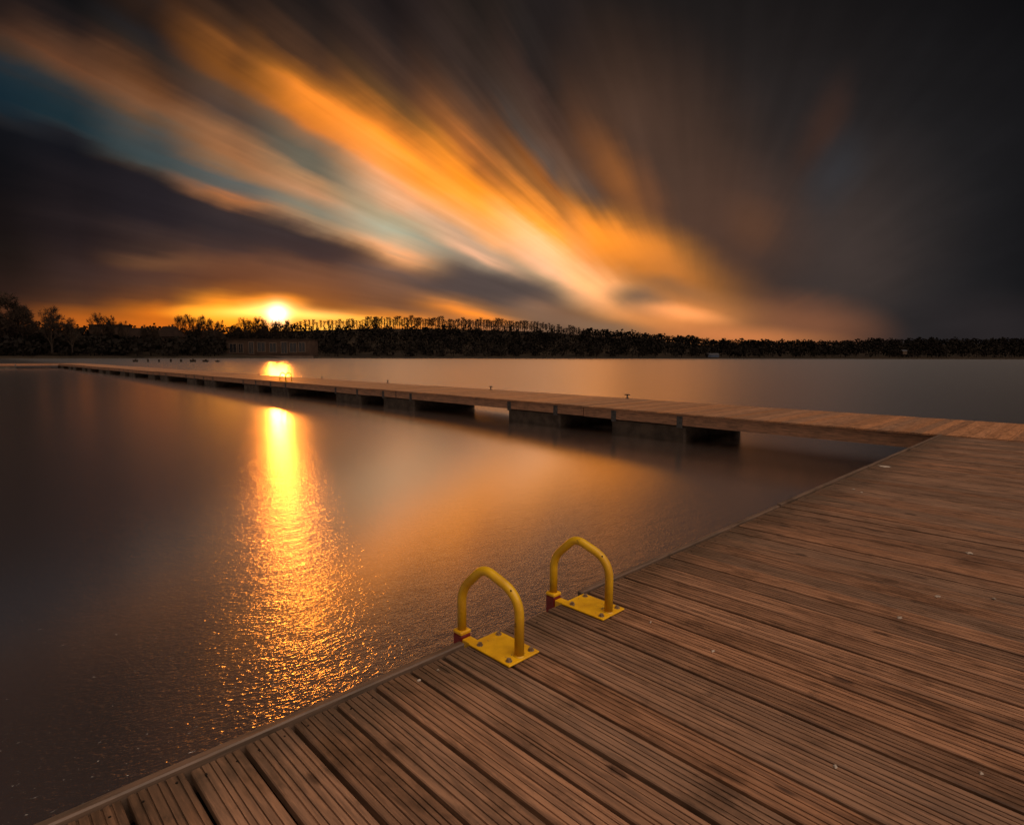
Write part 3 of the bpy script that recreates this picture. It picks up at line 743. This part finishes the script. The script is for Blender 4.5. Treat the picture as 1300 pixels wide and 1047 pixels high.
# ------------------------------------------------------------------ pontoons
def planks(pitch, n, length, gap, thick, grooves, segs, rr, ends=0.006, screws=True, skip=None):
    """Boards side by side along +x, each running along +y from 0 to length; grooved top; top face at z = 0."""
    b = MB()
    for i in range(n):
        x0 = i * pitch + gap / 2; x1 = (i + 1) * pitch - gap / 2; wd = x1 - x0
        prof = [(0, -thick), (0, -.004), (.003, -.0008)]
        if grooves:
            for gi in range(grooves):
                c = wd * (gi + 1) / (grooves + 1) + rr.uniform(-.0045, .0045); hw = rr.uniform(.0012, .0026)
                prof += [(c - hw - .0006, 0), (c - hw, -.0065), (c + hw, -.0065), (c + hw + .0006, 0)]
        prof += [(wd - .003, -.0008), (wd, -.004), (wd, -thick)]
        e0, e1 = rr.uniform(-ends, ends), length + rr.uniform(-ends, ends)
        dz, tilt, bow = rr.uniform(-.0015, .0015), rr.uniform(-.003, .003), rr.uniform(-.0015, .0015)
        npf = len(prof); vs = []
        for s in range(segs + 1):
            t = s / segs; y = e0 + (e1 - e0) * t; side = bow * sin(pi * t)
            for (px, pz) in prof:
                top_ = 1.0 if pz > -thick * .5 else 0.0
                vs.append((x0 + px + side, y, pz + (dz + (px / wd - .5) * tilt) * top_))
        fs = []
        for s in range(segs):
            for j in range(npf - 1): fs.append((s * npf + j, s * npf + j + 1, (s + 1) * npf + j + 1, (s + 1) * npf + j))
            fs.append((s * npf + npf - 1, s * npf, (s + 1) * npf, (s + 1) * npf + npf - 1))
        fs.append(tuple(range(npf - 1, -1, -1))); fs.append(tuple(segs * npf + j for j in range(npf)))
        b.add(vs, fs, 0)
        if screws:
            for yy in (e1 - .045, e0 + .045):
                for fx in (.2, .8):
                    cx, cy = x0 + wd * fx + rr.uniform(-.006, .006), yy + rr.uniform(-.008, .008); r = .0034
                    b.prism([(cx + r * cos(a * pi / 4), cy + r * sin(a * pi / 4)) for a in range(8)], -.006, .0012, 1)
    return b

def droplet(px, py, size, parent, seed):
    q = on_z(px, py, 0); rr = random.Random(seed); b = MB(); n = 14
    ring = [(size * rr.uniform(.35, 1.15) * cos(2 * pi * i / n), size * rr.uniform(.25, .85) * sin(2 * pi * i / n)) for i in range(n)]
    vs = [(x, y, .0008) for x, y in ring] + [(x * .7, y * .7, .0035) for x, y in ring] + [(0, 0, .005)]
    fs = [(i, (i + 1) % n, n + (i + 1) % n, n + i) for i in range(n)] + [(n + i, n + (i + 1) % n, 2 * n) for i in range(n)]
    b.add(vs, fs); o = b.build('bird_dropping', M_WHITE, parent, Vector((q.x, q.y, 0.001)) - parent.location)
    return o

DW = 2.70; JOINT = 4.667; WALK_X = 10.72; WALK_W = 2.80
rp = random.Random(5)
def near_pontoon(x0, n, label, trims, floats):
    Y0 = EDGE_Y - DW
    root = empty('deck_pontoon', (x0, Y0, 0)); tag(root, label, 'pontoon', 'near deck pontoons')
    L = n * PITCH_B
    planks(PITCH_B, n, DW, .0150, .028, 5, 10, rp).build('planking', [M_DECK, M_DARK], root)
    for (a, c) in trims:
        q0 = a
        while q0 < c - .05:
            q1 = min(c, q0 + rp.uniform(2.1, 2.9)); q1 = c if c - q1 < .7 else q1
            dy, dz_ = rp.uniform(-.003, .003), rp.uniform(-.003, .003)
            t = MB(); t.box(q0 - x0 + .002, q1 - x0 - .002, DW + .013 + dy, DW + .046 + dy, -.185, .010 + dz_, 0, .005); t.build('edge_board', M_TRIM, root); q0 = q1
    b = MB()
    b.box(.012, L - .012, .05, DW - .012, -.090, -.068)  # added dark sheet, stands in for the shade below the board gaps
    for yy in (.06, DW * .33, DW * .66, DW - .11): b.box(.02, L - .02, yy, yy + .07, -.26, -.091)
    b.build('joists', M_JOIST_SHADE, root)
    for (a, c) in floats:
        f = MB(); f.box(a, c, .16, DW - .20, -1.05, -.262, 0, .03); f.build('float', M_CONC, root)
    return root
NB = 31
xs0 = U0 - 30 * PITCH_B - PITCH_B * .0
n1 = int(round((JOINT - .02 - (U0 - 20 * PITCH_B)) / PITCH_B))
x_start = U0 - 20 * PITCH_B
JOINT = x_start + n1 * PITCH_B + .022
p1 = near_pontoon(x_start, n1, 'nearer deck section carrying the two yellow ladder handles', [(x_start, 1.440), (2.182, JOINT - .02)], [(.5, 2.4), (5.3, 7.2)])
n2 = int((WALK_X - .012 - JOINT) / PITCH_B)
p2 = near_pontoon(JOINT, n2, 'farther deck section between the joint and the long walkway', [(JOINT + .006, WALK_X - .006)], [(.6, 2.4), (4.0, 5.4)])
for i, (px, py, s, par) in enumerate([(1060, 973, .010, p1), (1246, 982, .010, p1), (905, 827, .012, p1), (1142, 784, .018, p1), (1122, 592, .085, p2), (1084, 621, .022, p2),
        (1094, 625, .018, p2), (532, 864, .012, p1), (556, 851, .009, p1), (1230, 702, .03, p1), (1190, 757, .018, p1), (826, 790, .010, p1), (1262, 760, .014, p1)]):
    droplet(px, py, s, par if on_z(px, py).x < JOINT else p2, i)

def walk_pontoon():
    U = 9.65
    root = empty('walkway_pontoon', (WALK_X, 0, 0)); n = 64
    # boards run along x; build along y and turn
    b = planks(U / n, n, WALK_W, .007, .028, 0, 3, rp, screws=False)
    b.v = [(y, x, z) for x, y, z in b.v]
    b.build('planking', M_WALK, root)
    s = MB(); s.box(.045, .115, .01, U - .01, -.25, -.034, 0, .004); s.build('side_beam', M_BEAM_Y, root)
    s = MB(); s.box(WALK_W - .115, WALK_W - .045, .01, U - .01, -.25, -.034, 0, .004); s.build('side_beam', M_BEAM_Y, root)
    s = MB()
    for xx in (.9, 1.8): s.box(xx, xx + .08, .02, U - .02, -.24, -.032)
    s.build('joists', M_BEAM_Y, root)
    for a in (.78, U - 2.62):
        f = MB(); f.box(.10, WALK_W - .10, a, a + 1.84, -1.1, -.256, 0, .03); f.build('float', M_CONC, root)
        for yy in (a + .03, a + 1.68):
            for side in (0, 1):
                p = MB(); xx = .036 if side == 0 else WALK_W - .044
                p.box(xx, xx + .008, yy, yy + .13, -.30, -.06)
                for bz in (-.10, -.21):
                    p.tube([(xx - .008 if side == 0 else xx + .008, yy + .065, bz), (xx - .02 if side == 0 else xx + .024, yy + .065, bz)], .013, 6)
                p.build('bracket', M_STEEL, root)
    return root
wp0 = walk_pontoon(); U = 9.65
names = ['walkway section that meets the near deck, at the right of the photo', 'second walkway section from the near deck, with two pale concrete floats',
         'third walkway section from the near deck, seen above a dark gap', 'fourth walkway section from the near deck, carrying two far ladder handles',
         'fifth walkway section from the near deck', 'sixth walkway section from the near deck', 'seventh walkway section from the near deck',
         'eighth walkway section from the near deck', 'ninth walkway section from the near deck', 'last walkway section before the cross pier by the left shore']
Y_START = 8.69 - U
for i, nm in enumerate(names):
    o = wp0 if i == 0 else copy_tree(wp0)
    o.location = (WALK_X + (rp.uniform(-.012, .012) if i else 0), Y_START + i * U + .01 * i, rp.uniform(-.012, .012) if i else 0)
    o.rotation_euler = (0, 0, rp.uniform(-.0012, .0012) if i else 0)
    tag(o, nm, 'pontoon', 'floating walkway pontoons')
o = copy_tree(wp0); o.location = (WALK_X, Y_START - U - .01, 0); tag(o, 'walkway section running out of the photo on the right', 'pontoon', 'floating walkway pontoons')
yend = Y_START + 10 * U + .15
for i, nm in enumerate(['cross pier section joined to the end of the long walkway', 'cross pier section running out of the photo on the left']):
    o = copy_tree(wp0); o.location = (WALK_X + 2.8 - i * (U + .01), yend, 0); o.rotation_euler = (0, 0, pi / 2)
    tag(o, nm, 'pontoon', 'floating cross pier pontoons')

# mooring cleats along the walkway's far edge
def cleat():
    root = empty('mooring_cleat')
    b = MB(); b.box(-.05, .05, -.09, .09, .002, .014, 0, .003); b.build('base_plate', M_STEEL, root)
    b = MB(); b.tube([(0, 0, .012), (0, 0, .15)], [.034, .028], 12); b.build('stem', M_STEEL, root)
    b = MB(); b.tube([(0, -.15, .150), (0, -.13, .163), (0, -.05, .166), (0, .05, .166), (0, .13, .163), (0, .15, .150)], [.012, .020, .026, .026, .020, .012], 10); b.build('horn', M_STEEL, root)
    return root
c0 = cleat()
for i, (yy, nm) in enumerate([(9.3, 'T-shaped cleat nearest the deck on the far edge of the walkway'), (14.9, 'second T-shaped cleat on the far edge of the walkway'),
                              (21.4, 'third cleat on the far edge of the walkway, left of centre'), (27.4, 'fourth cleat on the far edge, close to the far ladder handles'),
                              (35.5, 'farthest small cleat on the walkway edge')]):
    o = c0 if i == 0 else copy_tree(c0)
    o.location = (WALK_X + WALK_W - .10, yy, 0.008); o.scale = (.62, .62, .62); tag(o, nm, 'cleat', 'mooring cleats on the walkway')

# ------------------------------------------------------------------ yellow ladder handles
def smooth_path(ctrl, rads, n=7):
    """Polyline with rounded corners (y, z)."""
    out = [Vector(ctrl[0])]
    for i in range(1, len(ctrl) - 1):
        a, b, c = Vector(ctrl[i - 1]), Vector(ctrl[i]), Vector(ctrl[i + 1]); r = rads[i - 1]
        p = b + (a - b).normalized() * r; q = b + (c - b).normalized() * r
        for k in range(n + 1):
            t = k / n; out.append(p * (1 - t) ** 2 + b * 2 * t * (1 - t) + q * t * t)
    out.append(Vector(ctrl[-1])); return out
def ladder_handle():
    root = empty('ladder_handle')
    b = MB(); b.box(-.083, .083, -.030, .208, .004, .012, 0, .002); b.build('base_plate', M_YELLOW, root)
    OX, OY = -.048, .290                                     # foot of the outer leg; the hoop stands slightly askew on its plate
    D = math.hypot(OX, OY)
    path = smooth_path([(0, .011), (0, .248), (D * .60, .321), (D, .205), (D, .030)], [.085, .045, .055], 10)
    b = MB(); b.tube([(OX * p.x / D, OY * p.x / D, p.y) for p in path], .019, 20)
    h = b.build('hoop', M_YTUBE, root, smooth=True)
    b = MB(); b.tube([(0, 0, .0121), (0, 0, .0165)], [.0245, .020], 20); b.build('weld_collar', M_YTUBE, root)
    b = MB(); b.tube([(-.0185, .0265, .268), (-.0205, .0265, .268)], .004, 8); b.build('hole_shade', M_DARK, root)  # dark disc painted in for the shade inside an open hole
    b = MB(); b.box(OX - .022, OX + .022, .2085, OY - .0275, -.030, .006, 0, .002); b.build('arm', M_YELLOW, root)
    b = MB(); b.box(OX - .026, OX + .026, OY - .026, OY + .026, -.28, .0170, 0, .003); b.build('stringer', M_RED, root)
    b = MB(); b.box(OX - .0275, OX + .0275, OY - .0275, OY + .0275, .0175, .0340, 0, .004); b.build('cap', M_YELLOW, root)
    for i, (x, y) in enumerate([(-.060, -.005), (.060, -.005), (.058, .180), (-.058, .165)]):
        b = MB(); a0 = R.uniform(0, 1)
        b.prism([(x + .0130 * cos(a0 + k * pi / 6), y + .0130 * sin(a0 + k * pi / 6)) for k in range(12)], .0122, .0142)
        b.prism([(x + .0092 * cos(a0 + k * pi / 3), y + .0092 * sin(a0 + k * pi / 3)) for k in range(6)], .0143, .0225)
        b.build('bolt', M_BOLT, root)
    return root
GH = 'yellow ladder handles'
h1 = ladder_handle(); h1.location = (1.526, 1.531, 0)
tag(h1, 'nearer bent yellow hoop on a bolted yellow plate at the deck edge', 'ladder handle', GH)
h2 = copy_tree(h1); h2.location = (2.092, 1.526, 0); h2.rotation_euler = (0, 0, .01)
tag(h2, 'farther yellow hoop on its plate, beside the cut end of the edge board', 'ladder handle', GH)
for i, (yy, nm) in enumerate([(25.3, 'right one of the two small ladder handles far along the walkway'), (25.9, 'left one of the two small ladder handles far along the walkway')]):
    o = copy_tree(h1); o.location = (WALK_X + .25, yy, .012); o.rotation_euler = (0, 0, pi / 2); o.scale = (1.0, 1.0, 1.25)
    for ch in list(o.children):
        if ch.name.startswith('stringer'): bpy.data.objects.remove(ch)
    tag(o, nm, 'ladder handle', 'far ladder handles on the walkway')
